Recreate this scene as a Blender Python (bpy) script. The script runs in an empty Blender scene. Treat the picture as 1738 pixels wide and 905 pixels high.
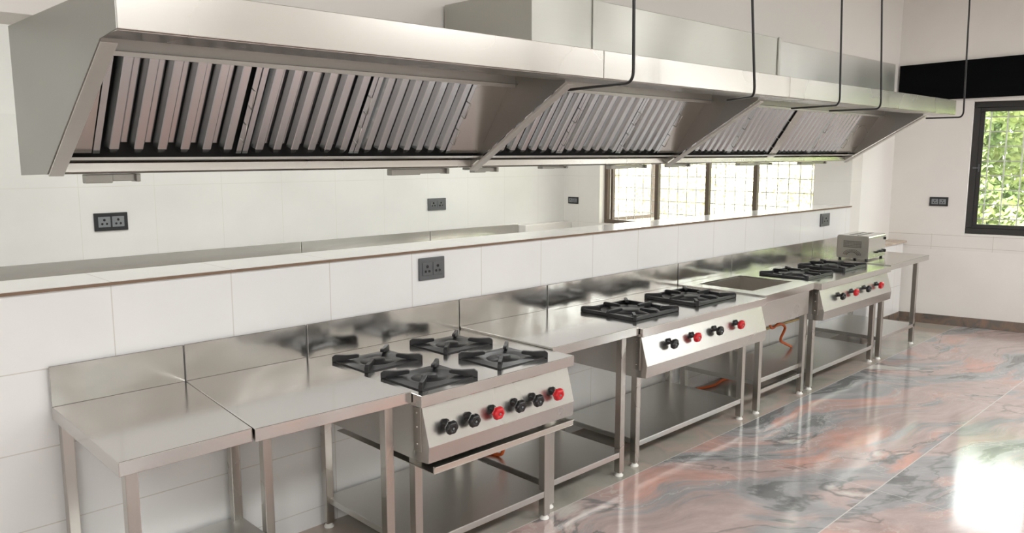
import bpy, bmesh, math, random
from mathutils import Vector, Matrix
random.seed(7)
PI = math.pi
sc = bpy.context.scene
COL = sc.collection

# ------------------------------------------------------------------ helpers
class MB:
    """collects geometry for ONE mesh object"""
    def __init__(s): s.v = []; s.f = []; s.smooth = []
    def add(s, vs, fs, smooth=False):
        b = len(s.v); s.v += [tuple(v) for v in vs]
        for f in fs: s.f.append(tuple(b + i for i in f)); s.smooth.append(smooth)
        return s
    def box(s, x0, x1, y0, y1, z0, z1):
        return s.add([(x0,y0,z0),(x1,y0,z0),(x1,y1,z0),(x0,y1,z0),(x0,y0,z1),(x1,y0,z1),(x1,y1,z1),(x0,y1,z1)],
                     [(3,2,1,0),(4,5,6,7),(0,1,5,4),(1,2,6,5),(2,3,7,6),(3,0,4,7)])
    def quad_prism(s, c, z0, z1):              # c: four (x,y) corners, counter-clockwise
        n = len(c)
        vs = [(x,y,z0) for x,y in c] + [(x,y,z1) for x,y in c]
        fs = [tuple(range(n-1,-1,-1)), tuple(range(n,2*n))] + [(i,(i+1)%n,n+(i+1)%n,n+i) for i in range(n)]
        return s.add(vs, fs)
    def prism_x(s, poly, x0, x1):              # poly: (y,z) outline extruded along x
        n = len(poly)
        vs = [(x0,y,z) for y,z in poly] + [(x1,y,z) for y,z in poly]
        fs = [tuple(range(n)), tuple(range(2*n-1,n-1,-1))] + [(i,n+i,n+(i+1)%n,(i+1)%n) for i in range(n)]
        return s.add(vs, fs)
    def tube(s, pts, r, seg=10, cap=True):
        pts = [Vector(p) for p in pts]; rings = []
        up = Vector((0,0,1))
        prev = None
        for i, p in enumerate(pts):
            t = (pts[min(i+1,len(pts)-1)] - pts[max(i-1,0)]).normalized()
            if prev is None:
                a = up if abs(t.z) < .9 else Vector((1,0,0))
                n = t.cross(a).normalized()
            else:
                n = (prev - t * prev.dot(t)).normalized()
            prev = n; b = t.cross(n)
            rr = r[i] if isinstance(r, (list,tuple)) else r
            rings.append([p + (n*math.cos(2*PI*k/seg) + b*math.sin(2*PI*k/seg))*rr for k in range(seg)])
        vs = [v for ring in rings for v in ring]; fs = []
        for i in range(len(rings)-1):
            for k in range(seg):
                fs.append((i*seg+k, i*seg+(k+1)%seg, (i+1)*seg+(k+1)%seg, (i+1)*seg+k))
        s.add(vs, fs, True)
        if cap:
            s.add(rings[0], [tuple(range(seg-1,-1,-1))]); s.add(rings[-1], [tuple(range(seg))])
        return s
    def lathe(s, prof, M=Matrix.Identity(4), seg=24, lobes=0, amp=0.0, smooth=True):   # prof: (r,z) from bottom to top
        vs = []; fs = []
        for r, z in prof:
            for k in range(seg):
                a = 2*PI*k/seg
                rr = r*(1 + amp*math.cos(lobes*a)) if lobes else r
                vs.append(M @ Vector((rr*math.cos(a), rr*math.sin(a), z)))
        n = len(prof)
        for i in range(n-1):
            for k in range(seg):
                fs.append((i*seg+k, i*seg+(k+1)%seg, (i+1)*seg+(k+1)%seg, (i+1)*seg+k))
        s.add(vs, fs, smooth)
        s.add(vs[:seg], [tuple(range(seg-1,-1,-1))]); s.add(vs[-seg:], [tuple(range(seg))])
        return s
    def xf(s, M):
        s.v = [tuple(M @ Vector(v)) for v in s.v]; return s
    def build(s, name, mat, parent=None, bevel=0.0, seg=2, loc=None):
        me = bpy.data.meshes.new(name); me.from_pydata(s.v, [], s.f); me.update()
        bm = bmesh.new(); bm.from_mesh(me); bmesh.ops.recalc_face_normals(bm, faces=bm.faces)
        bm.to_mesh(me); bm.free()
        for p, sm in zip(me.polygons, s.smooth): p.use_smooth = sm
        o = bpy.data.objects.new(name, me); COL.objects.link(o)
        if mat: me.materials.append(mat)
        if parent: o.parent = parent
        if loc: o.location = loc
        if bevel:
            m = o.modifiers.new('bevel', 'BEVEL'); m.width = bevel; m.segments = seg
            m.limit_method = 'ANGLE'; m.angle_limit = math.radians(40); m.harden_normals = False
        return o

def tag(o, label, cat, group=None):
    o['label'] = label; o['category'] = cat
    if group: o['group'] = group
    return o
def empty(name, loc=(0,0,0), rz=0.0, ry=0.0):
    o = bpy.data.objects.new(name, None); COL.objects.link(o)
    o.location = loc; o.rotation_euler = (0, ry, rz); o.empty_display_size = .1
    return o
def struct(o): o['kind'] = 'structure'; return o

# ------------------------------------------------------------------ materials
def nodes(name):
    m = bpy.data.materials.new(name); m.use_nodes = True
    nt = m.node_tree; b = nt.nodes['Principled BSDF']
    return m, nt, b
def N(nt, t, **kw):
    n = nt.nodes.new(t)
    for k, v in kw.items(): setattr(n, k, v)
    return n
def plain(name, c, rough=.5, metal=0.0, spec=.5):
    m, nt, b = nodes(name)
    b.inputs['Base Color'].default_value = (*c, 1); b.inputs['Roughness'].default_value = rough
    b.inputs['Metallic'].default_value = metal; b.inputs['Specular IOR Level'].default_value = spec
    tc = N(nt,'ShaderNodeTexCoord'); no = N(nt,'ShaderNodeTexNoise'); no.inputs['Scale'].default_value = 40
    nt.links.new(tc.outputs['Object'], no.inputs['Vector'])
    mr = N(nt,'ShaderNodeMapRange'); mr.inputs['To Min'].default_value = max(0,rough-.05); mr.inputs['To Max'].default_value = rough+.05
    nt.links.new(no.outputs['Fac'], mr.inputs['Value']); nt.links.new(mr.outputs['Result'], b.inputs['Roughness'])
    return m
def steel(name, c=(.60,.585,.56), rough=.26, brush=(2,45,45), bump=.02, dent=0.0, dent_scale=2.2, rvar=.02):
    m, nt, b = nodes(name); L = nt.links.new
    b.inputs['Metallic'].default_value = 1
    tc = N(nt,'ShaderNodeTexCoord')
    mp = N(nt,'ShaderNodeMapping'); mp.inputs['Scale'].default_value = brush; L(tc.outputs['Object'], mp.inputs['Vector'])
    n1 = N(nt,'ShaderNodeTexNoise'); n1.inputs['Scale'].default_value = 1.5; n1.inputs['Detail'].default_value = 1; L(mp.outputs['Vector'], n1.inputs['Vector'])
    n2 = N(nt,'ShaderNodeTexNoise'); n2.inputs['Scale'].default_value = 2.0; n2.inputs['Detail'].default_value = 1; L(tc.outputs['Object'], n2.inputs['Vector'])
    mr = N(nt,'ShaderNodeMapRange'); mr.inputs['From Min'].default_value = .3; mr.inputs['From Max'].default_value = .7
    mr.inputs['To Min'].default_value = rough-rvar; mr.inputs['To Max'].default_value = rough+rvar
    L(n2.outputs['Fac'], mr.inputs['Value']); L(mr.outputs['Result'], b.inputs['Roughness'])
    mx = N(nt,'ShaderNodeMix', data_type='RGBA'); mx.inputs[6].default_value = (*[k*.985 for k in c],1); mx.inputs[7].default_value = (*[min(1,k*1.015) for k in c],1)
    L(n1.outputs['Fac'], mx.inputs[0]); L(mx.outputs[2], b.inputs['Base Color'])
    bp = N(nt,'ShaderNodeBump'); bp.inputs['Strength'].default_value = bump*.25; bp.inputs['Distance'].default_value = .001
    L(n1.outputs['Fac'], bp.inputs['Height'])
    if dent:
        n3 = N(nt,'ShaderNodeTexNoise'); n3.inputs['Scale'].default_value = dent_scale; n3.inputs['Detail'].default_value = 1.5
        L(tc.outputs['Object'], n3.inputs['Vector'])
        b2 = N(nt,'ShaderNodeBump'); b2.inputs['Strength'].default_value = dent; b2.inputs['Distance'].default_value = .05
        L(n3.outputs['Fac'], b2.inputs['Height'])
    if dent >= .1: L(b2.outputs['Normal'], b.inputs['Normal'])
    return m

def tiled(name, c, rough, axis, pitch, off, row, rowoff, zmax=99, zmin=-99, line=.0022, linec=(.55,.53,.50), paint_rough=.6, spec=.5):
    """white tile / painted wall: joints along one horizontal axis ('X' or 'Y') and rows in z, below zmax only"""
    m, nt, b = nodes(name); L = nt.links.new
    tc = N(nt,'ShaderNodeTexCoord'); sp = N(nt,'ShaderNodeSeparateXYZ'); L(tc.outputs['Object'], sp.inputs[0])
    def M(op, a, bb=None):
        n = N(nt,'ShaderNodeMath', operation=op)
        for i, q in enumerate((a, bb)):
            if q is None: continue
            if isinstance(q,(int,float)): n.inputs[i].default_value = q
            else: L(q, n.inputs[i])
        return n.outputs[0]
    def joint(sock, p, o):
        t = M('MULTIPLY', M('SUBTRACT', sock, o), 1/p)
        fr = M('FRACT', M('ADD', t, 100.5)); d = M('ABSOLUTE', M('SUBTRACT', fr, .5))
        return M('LESS_THAN', d, line/p)
    u = sp.outputs[axis]; z = sp.outputs['Z']
    j = M('MAXIMUM', joint(u, pitch, off), joint(z, row, rowoff))
    inside = M('MULTIPLY', M('LESS_THAN', z, zmax), M('GREATER_THAN', z, zmin))
    j = M('MULTIPLY', j, inside)
    no = N(nt,'ShaderNodeTexNoise'); no.inputs['Scale'].default_value = 1.3; no.inputs['Detail'].default_value = 5; L(tc.outputs['Object'], no.inputs['Vector'])
    m0 = N(nt,'ShaderNodeMix', data_type='RGBA'); m0.inputs[6].default_value = (*[k*.94 for k in c],1); m0.inputs[7].default_value = (*c,1)
    mr = N(nt,'ShaderNodeMapRange'); mr.inputs['From Min'].default_value=.35; mr.inputs['From Max'].default_value=.6; L(no.outputs['Fac'], mr.inputs['Value']); L(mr.outputs['Result'], m0.inputs[0])
    m1 = N(nt,'ShaderNodeMix', data_type='RGBA'); m1.inputs[7].default_value = (*linec,1); L(m0.outputs[2], m1.inputs[6]); L(j, m1.inputs[0])
    L(m1.outputs[2], b.inputs['Base Color'])
    r = N(nt,'ShaderNodeMix', data_type='FLOAT'); r.inputs[2].default_value = paint_rough; r.inputs[3].default_value = rough; L(inside, r.inputs[0])
    L(r.outputs[0], b.inputs['Roughness'])
    b.inputs['Specular IOR Level'].default_value = spec
    n2 = N(nt,'ShaderNodeTexNoise'); n2.inputs['Scale'].default_value = 2.5; L(tc.outputs['Object'], n2.inputs['Vector'])
    h = M('SUBTRACT', M('MULTIPLY', n2.outputs['Fac'], .05), M('MULTIPLY', j, .3))
    bp = N(nt,'ShaderNodeBump'); bp.inputs['Strength'].default_value = .25; bp.inputs['Distance'].default_value = .01; L(h, bp.inputs['Height']); L(bp.outputs['Normal'], b.inputs['Normal'])
    return m

FP=(.62,.335,.27); FM=(.46,.37,.35); FG=(.34,.34,.345); FD=(.16,.165,.165); FC=(.64,.62,.57)
def floor_material():
    m, nt, b = nodes('marble_floor'); L = nt.links.new
    tc = N(nt,'ShaderNodeTexCoord'); sp = N(nt,'ShaderNodeSeparateXYZ'); L(tc.outputs['Object'], sp.inputs[0])
    def M(op, a, bb=None, cc=None):
        n = N(nt,'ShaderNodeMath', operation=op)
        for i, q in enumerate((a, bb, cc)):
            if q is None: continue
            if isinstance(q,(int,float)): n.inputs[i].default_value = q
            else: L(q, n.inputs[i])
        return n.outputs[0]
    x, y = sp.outputs['X'], sp.outputs['Y']
    # slab index shifts the pattern a little from slab to slab
    rowi = M('FLOOR', M('DIVIDE', M('SUBTRACT', y, 1.514-5*1.04), 1.04))
    colx = M('DIVIDE', M('ADD', M('SUBTRACT', x, 4.23), M('MULTIPLY', rowi, 0.0)), 2.1)
    coli = M('FLOOR', colx)
    mp = N(nt,'ShaderNodeMapping'); mp.inputs['Rotation'].default_value = (0,0,math.radians(22)); L(tc.outputs['Object'], mp.inputs['Vector'])
    sh = N(nt,'ShaderNodeCombineXYZ'); L(M('MULTIPLY', rowi, .35), sh.inputs['Z'])
    ad = N(nt,'ShaderNodeVectorMath', operation='ADD'); L(mp.outputs['Vector'], ad.inputs[0]); L(sh.outputs[0], ad.inputs[1])
    w1 = N(nt,'ShaderNodeTexNoise'); w1.inputs['Scale'].default_value = .55; w1.inputs['Detail'].default_value = 2.5; L(ad.outputs[0], w1.inputs['Vector'])
    s1 = N(nt,'ShaderNodeVectorMath', operation='SUBTRACT'); L(w1.outputs['Color'], s1.inputs[0]); s1.inputs[1].default_value = (.5,.5,.5)
    s2 = N(nt,'ShaderNodeVectorMath', operation='SCALE'); L(s1.outputs[0], s2.inputs[0]); s2.inputs['Scale'].default_value = 2.0
    a2 = N(nt,'ShaderNodeVectorMath', operation='ADD'); L(ad.outputs[0], a2.inputs[0]); L(s2.outputs[0], a2.inputs[1])
    def noise(scale, st, detail, rough=.55, off=(0,0,0)):
        q = N(nt,'ShaderNodeMapping'); q.inputs['Scale'].default_value = st; q.inputs['Location'].default_value = off; L(a2.outputs[0], q.inputs['Vector'])
        n = N(nt,'ShaderNodeTexNoise'); n.inputs['Scale'].default_value = scale; n.inputs['Detail'].default_value = detail; n.inputs['Roughness'].default_value = rough; L(q.outputs['Vector'], n.inputs['Vector'])
        return n.outputs['Fac']
    def ramp(sock, a, bb, lo=0, hi=1):
        q = N(nt,'ShaderNodeMapRange', interpolation_type='SMOOTHSTEP'); q.inputs['From Min'].default_value=a; q.inputs['From Max'].default_value=bb; q.inputs['To Min'].default_value=lo; q.inputs['To Max'].default_value=hi
        L(sock, q.inputs['Value']); return q.outputs['Result']
    def mixc(f, a, bb):
        q = N(nt,'ShaderNodeMix', data_type='RGBA'); L(f, q.inputs[0])
        for k, v in ((6,a),(7,bb)):
            if isinstance(v, tuple): q.inputs[k].default_value = (*v,1)
            else: L(v, q.inputs[k])
        return q.outputs[2]
    nA = noise(1.0,(.6,1.1,1),7,.6); nB = noise(1.0,(.45,2.6,1),9,.62,(3,1,0)); nC = noise(1.1,(.5,1.3,1),6,.5,(7,2,0)); nD = noise(1.0,(.5,1.5,1),6,.5,(1,9,0)); nE = noise(7,(.5,1.6,1),8,.7,(4,4,0))
    c = mixc(ramp(nA,.34,.52), FP, FM)
    c = mixc(ramp(nB,.48,.55), c, FG)
    c = mixc(ramp(nB,.585,.63,0,.85), c, FD)
    c = mixc(ramp(nC,.615,.645,0,.9), c, FC)
    c = mixc(ramp(M('ABSOLUTE', M('SUBTRACT', nC, .61)), .0, .014, .75, 0), c, FD)
    c = mixc(ramp(M('ABSOLUTE', M('SUBTRACT', nD, .5)), .0, .010, .55, 0), c, FD)
    c = mixc(ramp(M('ABSOLUTE', M('SUBTRACT', nA, .47)), .0, .006, .35, 0), c, FC)
    mr = N(nt,'ShaderNodeMapRange'); mr.inputs['From Min'].default_value=.3; mr.inputs['From Max'].default_value=.7; mr.inputs['To Min'].default_value=.78; mr.inputs['To Max'].default_value=1.14; L(nE, mr.inputs['Value'])
    mul = N(nt,'ShaderNodeMix', data_type='RGBA', blend_type='MULTIPLY'); mul.inputs[0].default_value = 1; L(c, mul.inputs[6]); L(mr.outputs['Result'], mul.inputs[7])
    # border strip beneath the counters: olive-grey and rust stone
    n3 = N(nt,'ShaderNodeTexNoise'); n3.inputs['Scale'].default_value = 2.1; n3.inputs['Detail'].default_value = 7; n3.inputs['Distortion'].default_value = .8; L(tc.outputs['Object'], n3.inputs['Vector'])
    r2 = N(nt,'ShaderNodeValToRGB'); cr = r2.color_ramp
    cr.elements[0].position=.3; cr.elements[0].color=(.27,.26,.23,1); cr.elements[1].position=.72; cr.elements[1].color=(.44,.39,.34,1)
    for p,c in [(.45,(.38,.36,.31)),(.55,(.46,.37,.32)),(.62,(.36,.34,.30))]:
        e=cr.elements.new(p); e.color=(*c,1)
    L(n3.outputs['Fac'], r2.inputs['Fac'])
    strip = M('GREATER_THAN', y, 2.548)
    mx = N(nt,'ShaderNodeMix', data_type='RGBA'); L(strip, mx.inputs[0]); L(mul.outputs[2], mx.inputs[6]); L(r2.outputs['Color'], mx.inputs[7])
    # joints
    def near(sock, v, w): return M('LESS_THAN', M('ABSOLUTE', M('SUBTRACT', sock, v)), w)
    fy = M('ABSOLUTE', M('SUBTRACT', M('FRACT', M('ADD', M('DIVIDE', M('SUBTRACT', y, 1.514), 1.036), 50.5)), .5))
    fx = M('ABSOLUTE', M('SUBTRACT', M('FRACT', M('ADD', colx, 50.5)), .5))
    jy = M('LESS_THAN', fy, .0028); jx = M('MULTIPLY', M('LESS_THAN', fx, .0008), M('LESS_THAN', y, 2.548))
    j = M('MAXIMUM', jy, jx)
    m2 = N(nt,'ShaderNodeMix', data_type='RGBA'); L(M('MULTIPLY', j, .75), m2.inputs[0]); L(mx.outputs[2], m2.inputs[6]); m2.inputs[7].default_value=(.62,.60,.57,1)
    L(m2.outputs[2], b.inputs['Base Color'])
    rr = N(nt,'ShaderNodeMapRange'); rr.inputs['To Min'].default_value=.07; rr.inputs['To Max'].default_value=.17; L(nE, rr.inputs['Value']); L(rr.outputs['Result'], b.inputs['Roughness'])
    b.inputs['Specular IOR Level'].default_value = .6
    return m

def glass_material():
    m = bpy.data.materials.new('window_glass'); m.use_nodes = True; nt = m.node_tree; nt.nodes.clear(); L = nt.links.new
    o = N(nt,'ShaderNodeOutputMaterial'); t = N(nt,'ShaderNodeBsdfTransparent'); g = N(nt,'ShaderNodeBsdfGlossy'); g.inputs['Roughness'].default_value=.02
    t.inputs['Color'].default_value=(.96,.98,.97,1)
    lw = N(nt,'ShaderNodeLayerWeight'); lw.inputs['Blend'].default_value=.5
    pw = N(nt,'ShaderNodeMath', operation='POWER'); pw.inputs[1].default_value=4; L(lw.outputs['Facing'], pw.inputs[0])
    f = N(nt,'ShaderNodeMath', operation='MULTIPLY_ADD'); f.inputs[1].default_value=.5; f.inputs[2].default_value=.035; L(pw.outputs[0], f.inputs[0])
    mx = N(nt,'ShaderNodeMixShader'); L(f.outputs[0], mx.inputs[0]); L(t.outputs[0], mx.inputs[1]); L(g.outputs[0], mx.inputs[2]); L(mx.outputs[0], o.inputs['Surface'])
    return m

def leaf_material(name, c1, c2):
    m, nt, b = nodes(name); L = nt.links.new
    g = N(nt,'ShaderNodeTexCoord'); n = N(nt,'ShaderNodeTexNoise'); n.inputs['Scale'].default_value = 3.5; n.inputs['Detail'].default_value = 6; L(g.outputs['Object'], n.inputs['Vector'])
    r = N(nt,'ShaderNodeValToRGB'); r.color_ramp.elements[0].position=.35; r.color_ramp.elements[0].color=(*c1,1); r.color_ramp.elements[1].position=.65; r.color_ramp.elements[1].color=(*c2,1)
    L(n.outputs['Fac'], r.inputs['Fac']); L(r.outputs['Color'], b.inputs['Base Color']); b.inputs['Roughness'].default_value=.55
    return m

def stone_material(name, cs, scale=4):
    m, nt, b = nodes(name); L = nt.links.new
    g = N(nt,'ShaderNodeTexCoord'); n = N(nt,'ShaderNodeTexNoise'); n.inputs['Scale'].default_value = scale; n.inputs['Detail'].default_value = 8; n.inputs['Distortion'].default_value=.7; L(g.outputs['Object'], n.inputs['Vector'])
    r = N(nt,'ShaderNodeValToRGB')
    r.color_ramp.elements[0].position=.35; r.color_ramp.elements[0].color=(*cs[0],1); r.color_ramp.elements[1].position=.68; r.color_ramp.elements[1].color=(*cs[-1],1)
    for i,c in enumerate(cs[1:-1]):
        e=r.color_ramp.elements.new(.35+.33*(i+1)/(len(cs)-1)); e.color=(*c,1)
    L(n.outputs['Fac'], r.inputs['Fac']); L(r.outputs['Color'], b.inputs['Base Color']); b.inputs['Roughness'].default_value=.25
    return m

STEEL   = steel('brushed_steel', (.57,.555,.53), .26)
STEELV  = steel('brushed_steel_upright', (.54,.52,.485), .28, brush=(45,45,2))
TOP     = steel('worktop_steel', (.59,.575,.55), .15, bump=.02, dent=.02, dent_scale=1.5)
SPLASH  = steel('backsplash_steel', (.63,.615,.59), .17, bump=.02, dent=.26, dent_scale=3.2)
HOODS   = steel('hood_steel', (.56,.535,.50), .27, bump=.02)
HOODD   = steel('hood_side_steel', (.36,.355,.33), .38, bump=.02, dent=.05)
FILT    = steel('filter_steel', (.57,.60,.61), .24, brush=(45,2,2), bump=.02)
EDGE    = steel('lit_edge_steel', (.74,.72,.68), .50, bump=.02)  # paler copy of the hood steel: light on edges and rail put into colour
GALV    = steel('galvanised_sheet', (.52,.52,.48), .50, bump=.02, dent=.06, dent_scale=1.0, rvar=.08)
SHELF   = steel('shelf_steel', (.64,.64,.62), .30, bump=.02, dent=.04)
GRATE   = plain('cast_iron', (.012,.012,.013), .42)
BLACK   = plain('black_plastic', (.010,.010,.011), .25)
RED     = plain('red_plastic', (.55,.012,.018), .25)
RODM    = plain('black_rod_paint', (.012,.012,.013), .4)
WHITEP  = plain('white_plastic_foot', (.75,.74,.70), .5)
GAPSHADE = plain('inside_shade', (.02,.02,.02), .8)  # shade between the filter baffles, painted as near-black
FRAME   = plain('window_frame_paint', (.018,.017,.016), .45)
FRAMEB  = plain('brown_window_frame', (.10,.072,.05), .5)
GRILL   = plain('grille_bar_paint', (.42,.41,.38), .5)
SOCKD   = plain('socket_black', (.018,.020,.022), .35)
SOCKG   = plain('socket_grey', (.10,.105,.11), .4)
SOCKI   = plain('socket_insert_grey', (.20,.215,.225), .4)
HOSE    = plain('orange_hose', (.62,.12,.02), .5)
BRASS   = plain('brass_pipe', (.42,.28,.12), .4, 1)
BEAM    = plain('black_beam_paint', (.002,.0024,.003), .8, spec=.08)
PAINT   = plain('white_paint', (.80,.785,.755), .7)
CEIL    = plain('ceiling_paint', (.82,.81,.79), .8)
BROWNE  = plain('tile_core_edge', (.20,.13,.085), .7)
LEDGE   = tiled('ledge_tile', (.80,.79,.77), .10, 'X', .485, 1.01, 5, 0.3)
PARTM   = tiled('partition_tile', (.80,.80,.795), .13, 'X', .485, 1.01, .30, 1.293, linec=(.62,.60,.56))
BACKM   = tiled('back_wall_tile', (.79,.785,.765), .16, 'X', .6, .2, .6, .93, zmax=2.1, linec=(.70,.68,.64))
ENDM    = tiled('end_wall_tile', (.78,.755,.72), .25, 'Y', .55, 1.2, .125, .83, zmax=.965, zmin=.80, linec=(.55,.51,.46))
REARM   = tiled('rear_end_tile', (.78,.76,.72), .25, 'Y', .6, .2, .6, .93, zmax=2.1, linec=(.70,.67,.62))
FLOORM  = floor_material()
GLASS   = glass_material()
SKIRT   = stone_material('rust_granite', [(.10,.095,.085),(.20,.14,.105),(.13,.12,.105),(.24,.155,.115)], 5)

# ------------------------------------------------------------------ the room
ZC = 3.5
struct(MB().box(-3.6, 11.2, -4.8, 7.3, -.12, 0).build('floor', FLOORM))
struct(MB().box(-3.6, 11.2, -4.8, 7.3, ZC, ZC+.15).build('ceiling', CEIL))
# low partition with a tiled ledge, and the downstand wall above the hood
struct(MB().box(-3.6, 7.9, 3.25, 3.55, 0, 1.281).build('wall_partition', PARTM))
led = struct(MB().box(-3.6, 7.9, 3.243, 3.56, 1.2815, 1.2945).build('trim_1', LEDGE))
struct(MB().box(-3.6, 7.9, 3.236, 3.2425, 1.2815, 1.293).build('trim_2', BROWNE))
struct(MB().box(-3.6, 9.4, 3.262, 3.56, 2.272, ZC).build('wall_back_upper', PAINT))
# rear room
struct(MB().box(-3.6, 8.2, 7.06, 7.3, 0, ZC).build('wall_back', BACKM))
# rear end wall with the long window: opening y 3.62..6.45, z .93..2.30
w = MB(); X0, X1 = 7.9, 8.15
w.box(X0, X1, 6.45, 7.06, 0, ZC); w.box(X0, X1, 3.56, 3.64, 0, 2.272); w.box(X0, X1, 3.64, 6.45, 0, .93); w.box(X0, X1, 3.56, 6.45, 2.30, ZC)
w.box(X0, X1, 3.26, 3.56, 0, 2.27)
struct(w.build('wall_rear', REARM))
struct(MB().box(8.15, 9.5, 3.26, 3.56, 0, 2.27).build('wall_return', PAINT))
# low tiled stub with a ledge, between the last table and the end wall
struct(MB().box(8.08, 8.97, 3.10, 3.26, 0, .862).build('wall_stub', PARTM, bevel=.01))
struct(MB().box(8.07, 8.98, 3.07, 3.26, .8625, .880).build('trim_3', stone_material('stub_ledge', [(.35,.25,.17),(.55,.45,.36),(.42,.33,.25)], 6)))
# front room end wall, turned 12 degrees; built in its own frame: s runs along the wall away from the corner, n outwards
TH = math.radians(12.0)
EW = Matrix.Translation((8.97,3.25,0)) @ Matrix.Rotation(TH, 4, 'Z')     # local -y runs along the wall, +x points out
def ew(m): return m.xf(EW)
def slab_with_holes(m, L0, L1, t, holes):
    """wall along local -y from L0 to L1, thickness t in +x; holes: (s0,s1,z0,z1)"""
    edges = sorted(holes); s = L0
    for s0,s1,z0,z1 in edges:
        m.box(0,t,-s0,-s,0,ZC); m.box(0,t,-s1,-s0,0,z0); m.box(0,t,-s1,-s0,z1,ZC); s = s1
    m.box(0,t,-L1,-s,0,ZC)
    return m
W2 = (.705, 2.35, .975, 2.335)
W3 = (2.75, 3.55, .90, 3.00); W4 = (5.4, 6.6, .90, 3.00)
struct(ew(slab_with_holes(MB(), -.35, 8.4, .25, [W2, W3, W4])).build('wall_right', ENDM))
# black beam over the window, a shallow band on the wall
struct(ew(MB().add([(-.03,.0,2.355),(-.03,-3.2,2.41),(-.03,-3.2,2.855),(-.03,.0,2.725),(.0,.0,2.355),(.0,-3.2,2.41),(.0,-3.2,2.855),(.0,.0,2.725)],
     [(0,1,2,3),(7,6,5,4),(0,4,5,1),(1,5,6,2),(2,6,7,3),(3,7,4,0)])).build('trim_4', BEAM))
struct(ew(MB().box(-.016,0,-3.2,-.01,0,.10)).build('baseboard_right', SKIRT, bevel=.003))
struct(MB().box(7.95, 8.95, 3.088, 3.10, 0, .10).build('baseboard_back', SKIRT))
w = MB(); FILL_LW = [(5.8,6.8,1.2,2.4)]; y = -4.8  # left wall opening is added, out of view, to light the rear room
for a,b,z0,z1 in FILL_LW:
    w.box(-3.85,-3.6,y,a,0,ZC); w.box(-3.85,-3.6,a,b,0,z0); w.box(-3.85,-3.6,a,b,z1,ZC); y=b
w.box(-3.85,-3.6,y,7.3,0,ZC)
struct(w.build('wall_left', PAINT))
# wall behind the camera with its windows
w = MB(); FW = [(3.0,3.5,.9,2.7),(5.1,5.55,.9,2.7)]
x = -3.85
for a,b,z0,z1 in FW:
    w.box(x,a,-4.8,-4.55,0,ZC); w.box(a,b,-4.8,-4.55,0,z0); w.box(a,b,-4.8,-4.55,z1,ZC); x=b
w.box(x,11.2,-4.8,-4.55,0,ZC)
struct(w.build('wall_front', PAINT))

# ------------------------------------------------------------------ windows
def window(name, M, L, z0, z1, cells, dx, fr=.05, sash=True, mat=FRAME, gmat=GRILL, pitch=.15, rows=.19, open_first=False):
    """window in local frame: opening from y=-L..0, outward +x; dx = set-back of the frame"""
    root = empty(name); root['kind'] = 'structure'
    root.matrix_world = M
    f = MB(); d = .055
    f.box(dx,dx+d,-L,0,z0,z0+fr); f.box(dx,dx+d,-L,0,z1-fr,z1); f.box(dx,dx+d,-fr,0,z0+fr,z1-fr); f.box(dx,dx+d,-L,-L+fr,z0+fr,z1-fr)
    for c in cells[1:-1]: f.box(dx,dx+d,-c-fr*.5,-c+fr*.5,z0+fr,z1-fr)
    f.build('window_frame', mat, root, bevel=.004)
    for i in range(len(cells)-1):
        a, b = cells[i]+fr*.55, cells[i+1]-fr*.55
        if i == 0: a = cells[0]+fr
        if i == len(cells)-2: b = cells[-1]-fr
        if open_first and i == 0: continue
        if sash:
            q = MB(); s = .042; e = dx+.008
            q.box(e,e+.035,-b,-a,z0+fr,z0+fr+s); q.box(e,e+.035,-b,-a,z1-fr-s,z1-fr); q.box(e,e+.035,-a-s,-a,z0+fr+s,z1-fr-s); q.box(e,e+.035,-b,-b+s,z0+fr+s,z1-fr-s)
            so = q.build('sash', mat, root, bevel=.003)
            MB().box(dx+.02,dx+.025,-b+s,-a-s,z0+fr+s,z1-fr-s).build('pane', GLASS, so)
            h = MB(); h.box(e-.012,e,-a-s*.6,-a-s*.35,1.62,1.70); h.box(e-.022,e-.010,-a-s*.6-.004,-a-s*.35+.05,1.652,1.668)
            h.build('latch', SOCKG, so)
        else:
            MB().box(dx+.025,dx+.03,-b,-a,z0+fr,z1-fr).build('pane', GLASS, root)
    g = MB(); gx = dx+.13
    n = int(L/pitch)
    for i in range(1,n+1): g.tube([(gx,-i*L/(n+1),z0),(gx,-i*L/(n+1),z1)], .006, 6)
    n = int((z1-z0)/rows)
    for i in range(1,n+1):
        z=z0+i*(z1-z0)/(n+1); g.tube([(gx+.008,-L,z),(gx+.010,0,z)], .006, 6)
    g.build('window_grille', gmat, root)
    return root
M1 = Matrix.Translation((7.9,6.45,0))
win1 = window('window_1', M1, 2.81, .93, 2.30, [0,.80,1.50,2.10,2.81], .10, fr=.05, sash=False, mat=FRAMEB, pitch=.13, rows=.16, open_first=True)
q = MB(); a0,a1,zz0,zz1 = .16, 1.08, .95, 2.25          # first casement, swung open outwards
for bx in ((a0,a1,zz0,zz0+.05),(a0,a1,zz1-.05,zz1),(a0,a0+.055,zz0+.05,zz1-.05),(a1-.055,a1,zz0+.05,zz1-.05)):
    q.box(bx[0],bx[1],-.085,-.050,bx[2],bx[3])
so = q.build('open_casement', FRAMEB, win1, bevel=.004); so['label'] = 'brown casement swung open outwards'
MB().box(a0+.055,a1-.055,-.069,-.064,zz0+.05,zz1-.05).build('pane', GLASS, so)
win2 = window('window_2', EW @ Matrix.Translation((0,-W2[0],0)), W2[1]-W2[0], W2[2], W2[3], [0,.80,W2[1]-W2[0]], .10, fr=.06, pitch=.155, rows=.16)
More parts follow.
